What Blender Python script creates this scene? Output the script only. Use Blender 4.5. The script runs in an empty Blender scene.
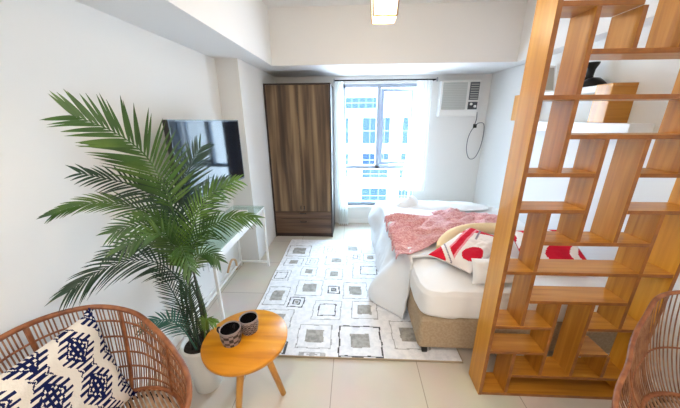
import bpy, bmesh, math, random
from mathutils import Vector, Matrix, noise
random.seed(7)
scn = bpy.context.scene
COL = scn.collection
PI = math.pi

# ------------------------------------------------------------------ materials
def mat(name, color=(.8, .8, .8), rough=.5, metal=0., spec=.5, bump=0., bscale=30., trans=0., alpha=1., sheen=0., coat=0.):
    m = bpy.data.materials.new(name); m.use_nodes = True
    b = m.node_tree.nodes['Principled BSDF']
    b.inputs['Base Color'].default_value = (*color, 1)
    b.inputs['Roughness'].default_value = rough
    b.inputs['Metallic'].default_value = metal
    b.inputs['Specular IOR Level'].default_value = spec
    b.inputs['Transmission Weight'].default_value = trans
    b.inputs['Alpha'].default_value = alpha
    b.inputs['Sheen Weight'].default_value = sheen
    b.inputs['Coat Weight'].default_value = coat
    nt = m.node_tree
    if bump:
        tc = nt.nodes.new('ShaderNodeTexCoord'); n = nt.nodes.new('ShaderNodeTexNoise')
        n.inputs['Scale'].default_value = bscale; n.inputs['Detail'].default_value = 4
        bp = nt.nodes.new('ShaderNodeBump'); bp.inputs['Strength'].default_value = bump; bp.inputs['Distance'].default_value = .01
        nt.links.new(tc.outputs['Object'], n.inputs['Vector']); nt.links.new(n.outputs['Fac'], bp.inputs['Height'])
        nt.links.new(bp.outputs['Normal'], b.inputs['Normal'])
    return m

def ramp_mat(name, stops, scale=(1, 1, 1), nscale=5., detail=6., rough=.5, distort=0., spec=.5, coat=0., kind='noise', bump=0., rnd=True):
    m = mat(name, stops[0][1], rough, spec=spec, coat=coat)
    nt = m.node_tree; b = nt.nodes['Principled BSDF']
    tc = nt.nodes.new('ShaderNodeTexCoord'); mp = nt.nodes.new('ShaderNodeMapping')
    mp.inputs['Scale'].default_value = scale
    nt.links.new(tc.outputs['Object'], mp.inputs['Vector'])
    if rnd:                                             # every board its own cut of the tree
        oi = nt.nodes.new('ShaderNodeObjectInfo'); ml = nt.nodes.new('ShaderNodeMath'); ml.operation = 'MULTIPLY'
        ml.inputs[1].default_value = 37.
        nt.links.new(oi.outputs['Random'], ml.inputs[0]); nt.links.new(ml.outputs[0], mp.inputs['Location'])
    n = nt.nodes.new('ShaderNodeTexNoise')
    n.inputs['Scale'].default_value = nscale; n.inputs['Detail'].default_value = detail; n.inputs['Distortion'].default_value = distort
    nt.links.new(mp.outputs['Vector'], n.inputs['Vector'])
    r = nt.nodes.new('ShaderNodeValToRGB')
    while len(r.color_ramp.elements) < len(stops): r.color_ramp.elements.new(.5)
    for e, (p, c) in zip(r.color_ramp.elements, stops): e.position = p; e.color = (*c, 1)
    nt.links.new(n.outputs['Fac'], r.inputs['Fac']); nt.links.new(r.outputs['Color'], b.inputs['Base Color'])
    if bump:
        bp = nt.nodes.new('ShaderNodeBump'); bp.inputs['Strength'].default_value = bump; bp.inputs['Distance'].default_value = .01
        nt.links.new(n.outputs['Fac'], bp.inputs['Height']); nt.links.new(bp.outputs['Normal'], b.inputs['Normal'])
    return m

def emis(name, color, strength):
    m = mat(name, color); b = m.node_tree.nodes['Principled BSDF']
    b.inputs['Emission Color'].default_value = (*color, 1); b.inputs['Emission Strength'].default_value = strength
    return m

M = {}
M['wall'] = mat('wall_paint', (.80, .80, .79), .75, spec=.2, bump=.03, bscale=60)
M['ceil'] = mat('ceiling_paint', (.82, .81, .80), .85, spec=.1)
M['trim'] = mat('trim_paint', (.85, .85, .84), .4)
OAK = [(.28, (.34, .120, .010)), (.5, (.46, .185, .017)), (.74, (.57, .27, .038))]
M['oak_v'] = ramp_mat('honey_wood_upright', OAK, (14, 14, .8), 2.2, 5, .38, .4, coat=.15)
M['oak_h'] = ramp_mat('honey_wood_shelf', OAK, (.8, 14, 14), 2.2, 5, .38, .4, coat=.15)
M['oak_s'] = ramp_mat('golden_wood_side', [(.25, (.50, .195, .010)), (.5, (.62, .27, .018)), (.75, (.73, .36, .040))], (12, 12, .6), 2.2, 5, .35, .3, coat=.2)
M['oak_shade'] = ramp_mat('shaded_wood_edge', [(.3, (.20, .065, .010)), (.7, (.32, .115, .020))], (9, 9, 9), 2, 4, .4)  # darker brown puts shade into the divider board edges
M['table'] = ramp_mat('amber_table_wood', [(.3, (.56, .19, .004)), (.5, (.70, .27, .006)), (.72, (.80, .36, .016))], (1.2, 9, 5), 2.2, 5, .36, .5, coat=.1, rnd=False)
M['tleg'] = ramp_mat('amber_leg_wood', [(.3, (.55, .22, .03)), (.7, (.75, .38, .08))], (10, 10, 1), 2, 4, .35)
M['walnut_v'] = ramp_mat('walnut_board_upright', [(.34, (.040, .021, .012)), (.46, (.085, .048, .025)), (.54, (.16, .098, .050)), (.66, (.27, .18, .095))], (7.5, 7.5, .35), 1.7, 7, .45, .25)
M['walnut_h'] = ramp_mat('walnut_board_level', [(.30, (.060, .030, .018)), (.5, (.12, .066, .038)), (.7, (.20, .12, .07))], (.6, 9, 9), 1.7, 7, .45, .25)
M['walnut_d'] = mat('walnut_dark_edge', (.030, .016, .012), .5)
M['rattan'] = ramp_mat('red_brown_rattan', [(.35, (.19, .060, .024)), (.65, (.36, .135, .052))], (1, 1, 1), 22, 3, .42)
M['rattan_l'] = ramp_mat('light_rattan', [(.35, (.36, .18, .085)), (.65, (.62, .38, .22))], (1, 1, 1), 18, 3, .45)
M['cane'] = ramp_mat('cane_rods', [(.35, (.20, .078, .034)), (.65, (.40, .20, .10))], (1, 1, 1), 18, 3, .42)
M['black'] = mat('black_metal', (.012, .012, .013), .35, .6)
M['blackp'] = mat('black_plastic', (.012, .012, .014), .3)
M['screen'] = mat('tv_screen', (.005, .009, .016), .06, spec=.16)
M['white_metal'] = mat('white_metal', (.86, .86, .85), .35)
M['white_lacq'] = mat('white_lacquer', (.86, .86, .86), .35)
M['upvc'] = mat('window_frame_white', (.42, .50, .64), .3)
M['ac'] = mat('ac_white_plastic', (.82, .82, .80), .4)
M['grille'] = mat('ac_grille_grey', (.50, .52, .50), .5)
M['cable'] = mat('grey_cable', (.13, .14, .17), .5)
M['wcable'] = mat('pale_cable', (.62, .63, .64), .5)
M['pot'] = mat('white_pot', (.80, .79, .76), .45)
M['soil'] = mat('dark_soil', (.018, .012, .008), .95, bump=.8, bscale=60)
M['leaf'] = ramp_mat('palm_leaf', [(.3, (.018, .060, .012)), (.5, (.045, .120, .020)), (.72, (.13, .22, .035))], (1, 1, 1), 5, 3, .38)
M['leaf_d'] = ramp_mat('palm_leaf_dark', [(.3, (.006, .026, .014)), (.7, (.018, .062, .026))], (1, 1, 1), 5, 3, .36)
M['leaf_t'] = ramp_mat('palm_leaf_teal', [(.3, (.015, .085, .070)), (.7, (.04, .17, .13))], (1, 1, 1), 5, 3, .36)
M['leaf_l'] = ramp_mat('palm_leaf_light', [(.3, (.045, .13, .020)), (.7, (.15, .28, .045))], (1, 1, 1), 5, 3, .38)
M['stem'] = mat('palm_stem', (.05, .085, .025), .5)
M['stem_d'] = mat('palm_stem_dark', (.03, .028, .018), .6)
M['linen'] = mat('white_linen', (.86, .86, .86), .85, spec=.1, bump=.15, bscale=8, sheen=.2)
M['quilt'] = mat('white_quilt', (.86, .88, .90), .85, spec=.1, bump=.2, bscale=10, sheen=.2)
M['base'] = ramp_mat('beige_upholstery', [(.4, (.40, .30, .20)), (.6, (.46, .36, .25))], (1, 1, 1), 60, 2, .85, spec=.1)
M['cream'] = mat('cream_blanket', (.86, .68, .42), .85, spec=.1, bump=.3, bscale=30)
M['rug_w'] = ramp_mat('rug_white_pile', [(.35, (.76, .77, .80)), (.6, (.88, .88, .90))], (1, 1, 1), 28, 4, .95, spec=.05, rnd=False)
M['rug_g'] = ramp_mat('rug_grey_patch', [(.35, (.30, .29, .27)), (.65, (.46, .44, .41))], (1, 1, 1), 30, 4, .95, spec=.05, rnd=False)
M['rug_k'] = ramp_mat('rug_charcoal_line', [(.35, (.055, .055, .06)), (.65, (.13, .13, .14))], (1, 1, 1), 40, 4, .95, spec=.05, rnd=False)
M['rug_m'] = ramp_mat('rug_grey_line', [(.35, (.36, .36, .37)), (.65, (.52, .52, .53))], (1, 1, 1), 40, 4, .95, spec=.05, rnd=False)
M['rug_e'] = mat('rug_beige_edge', (.42, .34, .24), .9)
M['navy'] = mat('navy_weave', (.008, .013, .075), .9, spec=.1)
M['ecru'] = mat('ecru_weave', (.80, .75, .68), .9, spec=.1, bump=.3, bscale=150)
M['red'] = mat('red_print', (.62, .012, .035), .8, spec=.1)
M['pinkp'] = mat('pink_print', (.80, .28, .32), .8, spec=.1)
M['whitep'] = mat('white_print', (.88, .80, .76), .8, spec=.1)
M['greyp'] = mat('grey_print', (.30, .25, .30), .8, spec=.1)
M['mug_k'] = mat('mug_black_glaze', (.02, .018, .022), .35)
M['mug_w'] = mat('mug_pale_glaze', (.30, .26, .27), .4)
M['mug_in'] = mat('mug_inside_black', (.010, .009, .010), .25)
M['fac'] = mat('facade_white_render', (.80, .82, .84), .9, spec=.05)
M['facg'] = mat('facade_window_blue', (.017, .032, .058), .7, spec=.05)
M['facd'] = mat('facade_window_dark', (.009, .020, .042), .7, spec=.05)
M['facp'] = mat('facade_pale_blue', (.11, .15, .19), .8, spec=.05)
M['shade'] = emis('lamp_shade_glow', (1., .88, .62), 4.0)
M['cane_rim'] = mat('lamp_rim_cane', (.72, .50, .20), .5)
M['lampwood'] = mat('lamp_wood_frame', (.42, .30, .24), .5)
M['disc'] = emis('fill_disc', (1., .93, .82), 6.)  # glowing face of the added fill lights
M['plate'] = mat('white_switch_plate', (.84, .84, .84), .3)

# pink throw: woven stripes
def pink_mat():
    m = mat('pink_throw_weave', (.75, .3, .32), .95, spec=.05, sheen=.4)
    nt = m.node_tree; b = nt.nodes['Principled BSDF']
    tc = nt.nodes.new('ShaderNodeTexCoord'); mp = nt.nodes.new('ShaderNodeMapping'); mp.inputs['Scale'].default_value = (16, 60, 16)
    mp.inputs['Rotation'].default_value = (0, 0, .5)
    n = nt.nodes.new('ShaderNodeTexNoise'); n.inputs['Scale'].default_value = 3.2; n.inputs['Detail'].default_value = 6
    r = nt.nodes.new('ShaderNodeValToRGB')
    st = [(.30, (.56, .20, .22)), (.48, (.70, .34, .35)), (.64, (.86, .58, .57))]
    r.color_ramp.elements.new(.5)
    for e, (p, c) in zip(r.color_ramp.elements, st): e.position = p; e.color = (*c, 1)
    L = nt.links.new
    L(tc.outputs['Object'], mp.inputs['Vector']); L(mp.outputs['Vector'], n.inputs['Vector']); L(n.outputs['Fac'], r.inputs['Fac']); L(r.outputs['Color'], b.inputs['Base Color'])
    bp = nt.nodes.new('ShaderNodeBump'); bp.inputs['Strength'].default_value = .5; bp.inputs['Distance'].default_value = .01
    L(n.outputs['Fac'], bp.inputs['Height']); L(bp.outputs['Normal'], b.inputs['Normal'])
    return m
M['pink'] = pink_mat()

def tile_mat():
    m = mat('floor_tiles', (.6, .52, .42), .22, spec=.5)
    nt = m.node_tree; b = nt.nodes['Principled BSDF']; L = nt.links.new
    tc = nt.nodes.new('ShaderNodeTexCoord'); mp = nt.nodes.new('ShaderNodeMapping'); mp.inputs['Location'].default_value = (.13, .1, 0)
    br = nt.nodes.new('ShaderNodeTexBrick'); br.offset = 0; br.inputs['Scale'].default_value = 1
    br.inputs['Brick Width'].default_value = .6; br.inputs['Row Height'].default_value = .6; br.inputs['Mortar Size'].default_value = .003
    br.inputs['Color1'].default_value = (.70, .63, .54, 1); br.inputs['Color2'].default_value = (.73, .66, .565, 1); br.inputs['Mortar'].default_value = (.43, .37, .30, 1)
    n = nt.nodes.new('ShaderNodeTexNoise'); n.inputs['Scale'].default_value = 3; n.inputs['Detail'].default_value = 5
    mx = nt.nodes.new('ShaderNodeMix'); mx.data_type = 'RGBA'; mx.blend_type = 'MULTIPLY'; mx.inputs[0].default_value = .25
    L(tc.outputs['Object'], mp.inputs['Vector']); L(mp.outputs['Vector'], br.inputs['Vector']); L(tc.outputs['Object'], n.inputs['Vector'])
    L(br.outputs['Color'], mx.inputs[6]); L(n.outputs['Color'], mx.inputs[7]); L(mx.outputs[2], b.inputs['Base Color'])
    return m
M['tile'] = tile_mat()

def glass_mat(name, tint=(.9, .97, .97), fac=.12, rough=.0):
    m = bpy.data.materials.new(name); m.use_nodes = True; nt = m.node_tree; nt.nodes.clear()
    o = nt.nodes.new('ShaderNodeOutputMaterial'); t = nt.nodes.new('ShaderNodeBsdfTransparent'); g = nt.nodes.new('ShaderNodeBsdfGlossy')
    t.inputs[0].default_value = (*tint, 1); g.inputs['Roughness'].default_value = rough
    lw = nt.nodes.new('ShaderNodeLayerWeight'); pw = nt.nodes.new('ShaderNodeMath'); pw.operation = 'POWER'; pw.inputs[1].default_value = 4.
    f = nt.nodes.new('ShaderNodeMath'); f.operation = 'MULTIPLY_ADD'; f.inputs[1].default_value = .7; f.inputs[2].default_value = .03
    nt.links.new(lw.outputs['Facing'], pw.inputs[0]); nt.links.new(pw.outputs[0], f.inputs[0])
    mx = nt.nodes.new('ShaderNodeMixShader')
    nt.links.new(f.outputs[0], mx.inputs[0]); nt.links.new(t.outputs[0], mx.inputs[1]); nt.links.new(g.outputs[0], mx.inputs[2]); nt.links.new(mx.outputs[0], o.inputs[0])
    return m
M['glass'] = glass_mat('clear_glass', (.96, .985, 1.))
M['tglass'] = glass_mat('table_glass', (.84, .93, .90))

def sheer_mat():
    m = bpy.data.materials.new('sheer_curtain'); m.use_nodes = True; nt = m.node_tree; nt.nodes.clear()
    o = nt.nodes.new('ShaderNodeOutputMaterial'); t = nt.nodes.new('ShaderNodeBsdfTransparent'); d = nt.nodes.new('ShaderNodeBsdfDiffuse'); tl = nt.nodes.new('ShaderNodeBsdfTranslucent')
    d.inputs[0].default_value = (.92, .94, .93, 1); tl.inputs[0].default_value = (.93, .95, .95, 1)
    a = nt.nodes.new('ShaderNodeMixShader'); b = nt.nodes.new('ShaderNodeMixShader'); a.inputs[0].default_value = .5; b.inputs[0].default_value = .88
    L = nt.links.new
    L(d.outputs[0], a.inputs[1]); L(tl.outputs[0], a.inputs[2]); L(t.outputs[0], b.inputs[1]); L(a.outputs[0], b.inputs[2]); L(b.outputs[0], o.inputs[0])
    return m
M['sheer'] = sheer_mat()

# ------------------------------------------------------------------ mesh helpers (everything in world coordinates)
class MB:
    def __init__(s): s.v = []; s.f = []; s.m = []; s.sm = []
    def add(s, vs, fs, mi=0, smooth=False):
        o = len(s.v); s.v += [tuple(v) for v in vs]
        for f in fs: s.f.append([i + o for i in f]); s.m.append(mi); s.sm.append(smooth)
    def box(s, x0, x1, y0, y1, z0, z1, mi=0):
        vs = [(x, y, z) for z in (z0, z1) for y in (y0, y1) for x in (x0, x1)]
        s.add(vs, [(0, 2, 3, 1), (4, 5, 7, 6), (0, 1, 5, 4), (2, 6, 7, 3), (0, 4, 6, 2), (1, 3, 7, 5)], mi); return s
    def obox(s, c, ax, ay, az, mi=0):       # oriented box: centre and three half-axis vectors
        c, ax, ay, az = map(Vector, (c, ax, ay, az))
        vs = [c + ax * i + ay * j + az * k for k in (-1, 1) for j in (-1, 1) for i in (-1, 1)]
        s.add(vs, [(0, 2, 3, 1), (4, 5, 7, 6), (0, 1, 5, 4), (2, 6, 7, 3), (0, 4, 6, 2), (1, 3, 7, 5)], mi); return s
    def tube(s, pts, r, n=8, closed=False, mi=0, r2=None, cap=True):
        P = [Vector(p) for p in pts]; k = len(P); vs = []; fs = []
        up = None
        for i, p in enumerate(P):
            if closed: t = P[(i + 1) % k] - P[i - 1]
            else: t = P[min(i + 1, k - 1)] - P[max(i - 1, 0)]
            t.normalize()
            if up is None: up = Vector((0, 0, 1)) if abs(t.z) < .9 else Vector((1, 0, 0))
            a = t.cross(up).normalized(); b = a.cross(t).normalized(); up = b
            rr = r if r2 is None else r + (r2 - r) * i / (k - 1)
            if callable(r): rr = r(i / (k - 1))
            for j in range(n):
                an = 2 * PI * j / n; vs.append(p + a * math.cos(an) * rr + b * math.sin(an) * rr)
        m = k if closed else k - 1
        for i in range(m):
            for j in range(n):
                i2 = (i + 1) % k
                fs.append((i * n + j, i * n + (j + 1) % n, i2 * n + (j + 1) % n, i2 * n + j))
        if cap and not closed: fs.append(tuple(range(n))[::-1]); fs.append(tuple((k - 1) * n + j for j in range(n)))
        s.add(vs, fs, mi, True); return s
    def lathe(s, prof, c=(0, 0, 0), n=32, mi=0, smooth=True, cap=True):
        vs = []; fs = []
        for r, z in prof:
            for j in range(n):
                a = 2 * PI * j / n; vs.append((c[0] + r * math.cos(a), c[1] + r * math.sin(a), c[2] + z))
        for i in range(len(prof) - 1):
            for j in range(n): fs.append((i * n + j, i * n + (j + 1) % n, (i + 1) * n + (j + 1) % n, (i + 1) * n + j))
        s.add(vs, fs, mi, smooth)
        if cap and prof[0][0] > 1e-4: s.add(vs[:n], [tuple(range(n))[::-1]], mi)
        if cap and prof[-1][0] > 1e-4: s.add(vs[-n:], [tuple(range(n))], mi)
        return s
    def grid(s, fn, nu, nv, mi=0, mf=None, wrap=False, smooth=True):
        vs = [fn(i / nu, j / nv) for j in range(nv + 1) for i in range(nu + 1)]
        o = len(s.v); s.v += [tuple(v) for v in vs]
        for j in range(nv):
            for i in range(nu):
                a = j * (nu + 1) + i
                s.f.append([o + a, o + a + 1, o + a + nu + 2, o + a + nu + 1]); s.m.append(mf((i + .5) / nu, (j + .5) / nv) if mf else mi); s.sm.append(smooth)
        return s

def wloc(o):
    v = Vector((0, 0, 0))
    while o: v += Vector(o.location); o = o.parent
    return v
def build(name, mb, mats, parent=None, origin=None, bevel=0, solid=0, sub=0, seg=2, recalc=True):
    if not isinstance(mats, (list, tuple)): mats = [mats]
    if origin is None: origin = wloc(parent) if parent else None
    if origin is None:
        xs = [v[0] for v in mb.v]; ys = [v[1] for v in mb.v]; zs = [v[2] for v in mb.v]
        origin = ((min(xs) + max(xs)) / 2, (min(ys) + max(ys)) / 2, min(zs))
    O = Vector(origin)
    me = bpy.data.meshes.new(name); me.from_pydata([tuple(Vector(v) - O) for v in mb.v], [], mb.f)
    for m in mats: me.materials.append(m)
    for p, mi, sm in zip(me.polygons, mb.m, mb.sm): p.material_index = mi; p.use_smooth = sm
    if recalc:
        bm = bmesh.new(); bm.from_mesh(me); bmesh.ops.recalc_face_normals(bm, faces=bm.faces); bm.to_mesh(me); bm.free()
    me.update()
    o = bpy.data.objects.new(name, me); COL.objects.link(o)
    if parent: o.parent = parent; o.location = O - wloc(parent)
    else: o.location = O
    if solid: k = o.modifiers.new('solid', 'SOLIDIFY'); k.thickness = solid; k.offset = 0
    if bevel: k = o.modifiers.new('bevel', 'BEVEL'); k.width = bevel; k.segments = seg; k.limit_method = 'ANGLE'
    if sub: k = o.modifiers.new('sub', 'SUBSURF'); k.levels = sub; k.render_levels = sub
    return o
def tag(o, label, cat, group=None, kind=None):
    if label: o['label'] = label
    if cat: o['category'] = cat
    if group: o['group'] = group
    if kind: o['kind'] = kind
    return o
def thing(name, loc, label, cat, group=None):
    o = bpy.data.objects.new(name, None); COL.objects.link(o); o.location = loc; o.empty_display_size = .1
    return tag(o, label, cat, group)
def struct(name, mb, m, **k):
    o = build(name, mb, m, **k); o['kind'] = 'structure'; return o
def bez(P, n):
    out = []
    for i in range(n + 1):
        t = i / n; Q = [Vector(p) for p in P]
        while len(Q) > 1: Q = [Q[j].lerp(Q[j + 1], t) for j in range(len(Q) - 1)]
        out.append(Q[0])
    return out
def spline(P, n, closed=False):              # Catmull-Rom
    P = [Vector(p) for p in P]; k = len(P); out = []
    segs = k if closed else k - 1
    for i in range(segs):
        g = (lambda j: P[j % k]) if closed else (lambda j: P[max(0, min(k - 1, j))])
        p0, p1, p2, p3 = g(i - 1), g(i), g(i + 1), g(i + 2)
        for q in range(n):
            t = q / n
            out.append(.5 * ((2 * p1) + (p2 - p0) * t + (2 * p0 - 5 * p1 + 4 * p2 - p3) * t * t + (3 * p1 - p0 - 3 * p2 + p3) * t ** 3))
    if not closed: out.append(P[-1])
    return out
def fbm(p, o=3): return noise.fractal(Vector(p), 1., 2., o)
def ss(a, b, x):
    t = max(0, min(1, (x - a) / (b - a))); return t * t * (3 - 2 * t)

# ------------------------------------------------------------------ room shell
XL, XR, YB, YF, ZC, ZS = -1.38, 1.93, 4.25, -2.4, 2.82, 2.255
struct('floor', MB().box(XL - .15, XR + .15, YF - .15, YB + .2, -.12, 0), M['tile'], origin=(0, 0, 0))
struct('ceiling', MB().box(XL - .15, XR + .15, YF - .15, YB + .2, ZC, ZC + .12), M['ceil'])
struct('wall_left', MB().box(XL - .15, XL, YF, YB + .2, 0, ZC), M['wall'])
struct('wall_right', MB().box(XR, XR + .15, YF, YB + .2, 0, ZC), M['wall'])
struct('wall_front', MB().box(XL - .15, XR + .15, YF - .15, YF, 0, ZC), M['wall'])
WX0, WX1, WZ0, WZ1 = -.17, .96, .31, 2.15
wb = MB().box(XL, WX0, YB, YB + .2, 0, ZC).box(WX1, XR, YB, YB + .2, 0, ZC).box(WX0, WX1, YB, YB + .2, 0, WZ0).box(WX0, WX1, YB, YB + .2, WZ1, ZC)
struct('wall_back', wb, M['wall'])
# column at the far left corner, dropped beam and the two side soffits
struct('trim_1', MB().box(XL, -1.15, 2.93, YB, 0, ZS), M['wall'])
struct('trim_2', MB().box(-.93, 1.77, 3.37, YB, ZS, ZC), M['ceil'])
struct('trim_3', MB().box(XL, -.93, YF, YB, ZS, ZC), M['ceil'])
struct('trim_4', MB().box(1.77, XR, YF, YB, ZS, ZC), M['ceil'])
struct('baseboard_left', MB().box(XL, XL + .012, YF, 2.93, 0, .08), M['trim'], bevel=.003)
struct('baseboard_right', MB().box(XR - .012, XR, YF, YB, 0, .08), M['trim'], bevel=.003)
struct('baseboard_back', MB().box(-.27, XR - .012, YB - .012, YB, 0, .08), M['trim'], bevel=.003)

# window
w1 = bpy.data.objects.new('window_1', None); COL.objects.link(w1); w1.location = (.395, YB + .08, WZ0); w1['kind'] = 'structure'
yw = YB + .05
f = MB()
f.box(WX0, WX0 + .05, yw, yw + .07, WZ0, WZ1).box(WX1 - .05, WX1, yw, yw + .07, WZ0, WZ1)
f.box(WX0, WX1, yw, yw + .07, WZ0, WZ0 + .05).box(WX0, WX1, yw, yw + .07, WZ1 - .05, WZ1)
f.box(.345, .405, yw - .005, yw + .075, .905, WZ1).box(WX0, WX1, yw - .005, yw + .075, .905, .965)
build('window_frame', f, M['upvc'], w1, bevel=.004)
c = MB()       # casement ajar, hinged on its left jamb and swung outward a little
hx, hy, hw = .41, yw + .06, .50; an = math.radians(9); ux, uy = math.cos(an), math.sin(an)
def cas(a0, a1, z0, z1, t0=-.02, t1=.02, mb=None):
    ca = (a0 + a1) / 2; ce = (hx + ux * ca - uy * (t0 + t1) / 2, hy + uy * ca + ux * (t0 + t1) / 2, (z0 + z1) / 2)
    (mb or c).obox(ce, (ux * (a1 - a0) / 2, uy * (a1 - a0) / 2, 0), (-uy * (t1 - t0) / 2, ux * (t1 - t0) / 2, 0), (0, 0, (z1 - z0) / 2))
cas(0, .045, .97, 2.09); cas(hw - .045, hw, .97, 2.09); cas(.045, hw - .045, .97, 1.015); cas(.045, hw - .045, 2.045, 2.09)
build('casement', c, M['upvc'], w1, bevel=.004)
g = MB(); cas(.04, hw - .04, 1.01, 2.05, -.003, .003, g); build('pane', g, M['glass'], w1)
for a, b, z0, z1 in ((WX0 + .05, .345, .965, WZ1 - .05), (WX0 + .05, WX1 - .05, WZ0 + .05, .905)):
    build('pane', MB().box(a, b, yw + .03, yw + .036, z0, z1), M['glass'], w1)
build('window_sill', MB().box(WX0 - .02, WX1 + .02, YB - .06, YB + .05, WZ0 - .035, WZ0), M['trim'], w1, bevel=.005)

# ------------------------------------------------------------------ building across the street
bd = thing('office_building', (3, 24, -9), 'white office block with blue windows seen across the street', 'building')
build('facade_wall', MB().box(-14, 20, 22.6, 32, -12, 2.05), M['fac'], bd)
build('roof_storey', MB().box(-13, 19, 24.2, 31, 2.05, 4.6), M['fac'], bd)
build('ledge', MB().box(-14.2, 20.2, 22.35, 22.6, 1.85, 2.05), M['facp'], bd)
gx = [(-3.6, -2.5), (-1.6, -.40), (.73, 1.9), (2.05, 2.9), (3.9, 4.85), (6.1, 7.2)]
for (z0, z1) in ((-.40, 1.60), (-2.2, -1.22), (-4.0, -3.3)):
    pass
def win(x0, x1, z0, z1, y=22.6, n=2, mm='facg'):
    b = MB().box(x0, x1, y - .06, y + .1, z0, z1)
    o = build('window', b, M[mm], bd)
    k = MB()
    for i in range(1, n): x = x0 + (x1 - x0) * i / n; k.box(x - .02, x + .02, y - .10, y - .06, z0, z1)
    k.box(x0, x1, y - .10, y - .06, (z0 + z1) / 2 - .03, (z0 + z1) / 2 + .03)
    build('window_bar', k, M['facp'], o)
for x0, x1 in gx: win(x0, x1, -.40, 1.60)
for x0, x1 in ((-1.6, -.4), (.76, 1.95), (2.05, 2.9), (3.9, 4.7)): win(x0, x1, -2.25, -1.2, mm='facd' if x0 == .76 else 'facg')
for x0, x1 in ((-1.6, -.45), (.74, 2.88), (3.88, 4.7)):
    win(x0, x1, -3.25, -2.53, n=3); win(x0, x1, -5.45, -4.13, n=3)
    win(x0, x1, -7.4, -6.1, n=3)
win(-.75, 2.2, 2.35, 3.2, 24.2, 5); win(2.6, 6., 2.35, 3.2, 24.2, 4, 'facp')

# ------------------------------------------------------------------ curtains
rod = thing('curtain_rod', (.42, 4.13, 2.17), 'thin dark curtain rod with round finials above the window', 'curtain rod')
build('pole', MB().tube([(-.27, 4.13, 2.18), (1.13, 4.13, 2.18)], .009, 10), M['black'], rod)
for x in (-.275, 1.145):
    build('finial', MB().tube([(x - .006, 4.13, 2.18), (x + .006, 4.13, 2.18)], .028, 16), mat('finial_grey', (.30, .32, .36), .4), rod)
for x in (-.22, 1.12): build('bracket', MB().box(x - .006, x + .006, 4.13, YB, 2.172, 2.188), M['black'], rod)
def curtain(xt0, xt1, xb0, xb1, zb, label, ph):
    def fn(u, v):
        z = 2.17 + (zb - 2.17) * v; k = v ** 1.3
        a = xt0 + (xb0 - xt0) * k; b = xt1 + (xb1 - xt1) * k
        am = .018 + .016 * v
        return (a + (b - a) * u, 4.13 + am * math.sin(u * 2 * PI * 5 + ph + 1.2 * math.sin(v * 2)) + .01 * fbm((u * 4, v * 3, ph)), z)
    o = build('curtain', MB().grid(fn, 80, 40), M['sheer'], origin=((xt0 + xt1) / 2, 4.13, zb), recalc=False)
    return tag(o, label, 'curtain', 'sheer curtains at the window')
curtain(-.262, -.15, -.235, -.07, .02, 'white sheer curtain bunched between the wardrobe and the window', 0)
curtain(.88, 1.09, .73, 1.12, .60, 'white sheer curtain hanging on the window side next to the air conditioner', 1.4)

# ------------------------------------------------------------------ air conditioner + cord
ac = thing('air_conditioner', (1.48, 4.2, 1.69), 'white window type air conditioner set high in the back wall', 'air conditioner')
build('body', MB().box(1.21, 1.745, 4.13, 4.25, 1.69, 2.165), M['ac'], ac, bevel=.012)
gl = MB().box(1.235, 1.565, 4.112, 4.13, 1.785, 2.14)
build('grille', gl, M['grille'], ac, bevel=.01)
build('grille_slats', (lambda m: [m.box(1.245, 1.555, 4.106, 4.112, z, z + .006) for z in [1.80 + .022 * i for i in range(15)]] and m)(MB()), mat('slat_grey', (.60, .62, .60), .5), ac)
build('control_panel', MB().box(1.60, 1.725, 4.112, 4.13, 1.91, 2.14), mat('panel_dark', (.10, .11, .13), .4), ac, bevel=.004)
build('panel_louvre', (lambda m: [m.box(1.61, 1.715, 4.106, 4.112, z, z + .01) for z in [1.925 + .03 * i for i in range(7)]] and m)(MB()), M['grille'], ac)
build('dial_plate', MB().box(1.60, 1.725, 4.112, 4.13, 1.785, 1.885), mat('dial_dark', (.06, .07, .08), .4), ac, bevel=.004)
for x, z in ((1.635, 1.855), (1.69, 1.825)): build('knob', MB().tube([(x, 4.112, z), (x, 4.095, z)], .017, 16), M['ac'], ac)
cr = thing('power_cord', (1.80, 4.24, 1.1), 'dark grey looped power cord hanging from a socket below the air conditioner', 'power cord')
build('plug', MB().box(1.755, 1.80, 4.205, 4.238, 1.53, 1.585), M['blackp'], cr, bevel=.006)
lp = spline([(1.78, 4.22, 1.75), (1.785, 4.215, 1.66), (1.775, 4.22, 1.57), (1.83, 4.215, 1.60), (1.90, 4.215, 1.58), (1.915, 4.215, 1.42), (1.89, 4.215, 1.22), (1.83, 4.215, 1.09), (1.75, 4.215, 1.09), (1.70, 4.215, 1.22), (1.70, 4.215, 1.38), (1.735, 4.218, 1.49), (1.77, 4.22, 1.54)], 8)
build('cable', MB().tube(lp, .0055, 8), M['cable'], cr)
tag(build('wall_socket', MB().box(1.745, 1.81, 4.238, 4.25, 1.51, 1.60), M['plate'], bevel=.004), 'white wall socket behind the black plug of the looped cord', 'socket')

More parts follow.
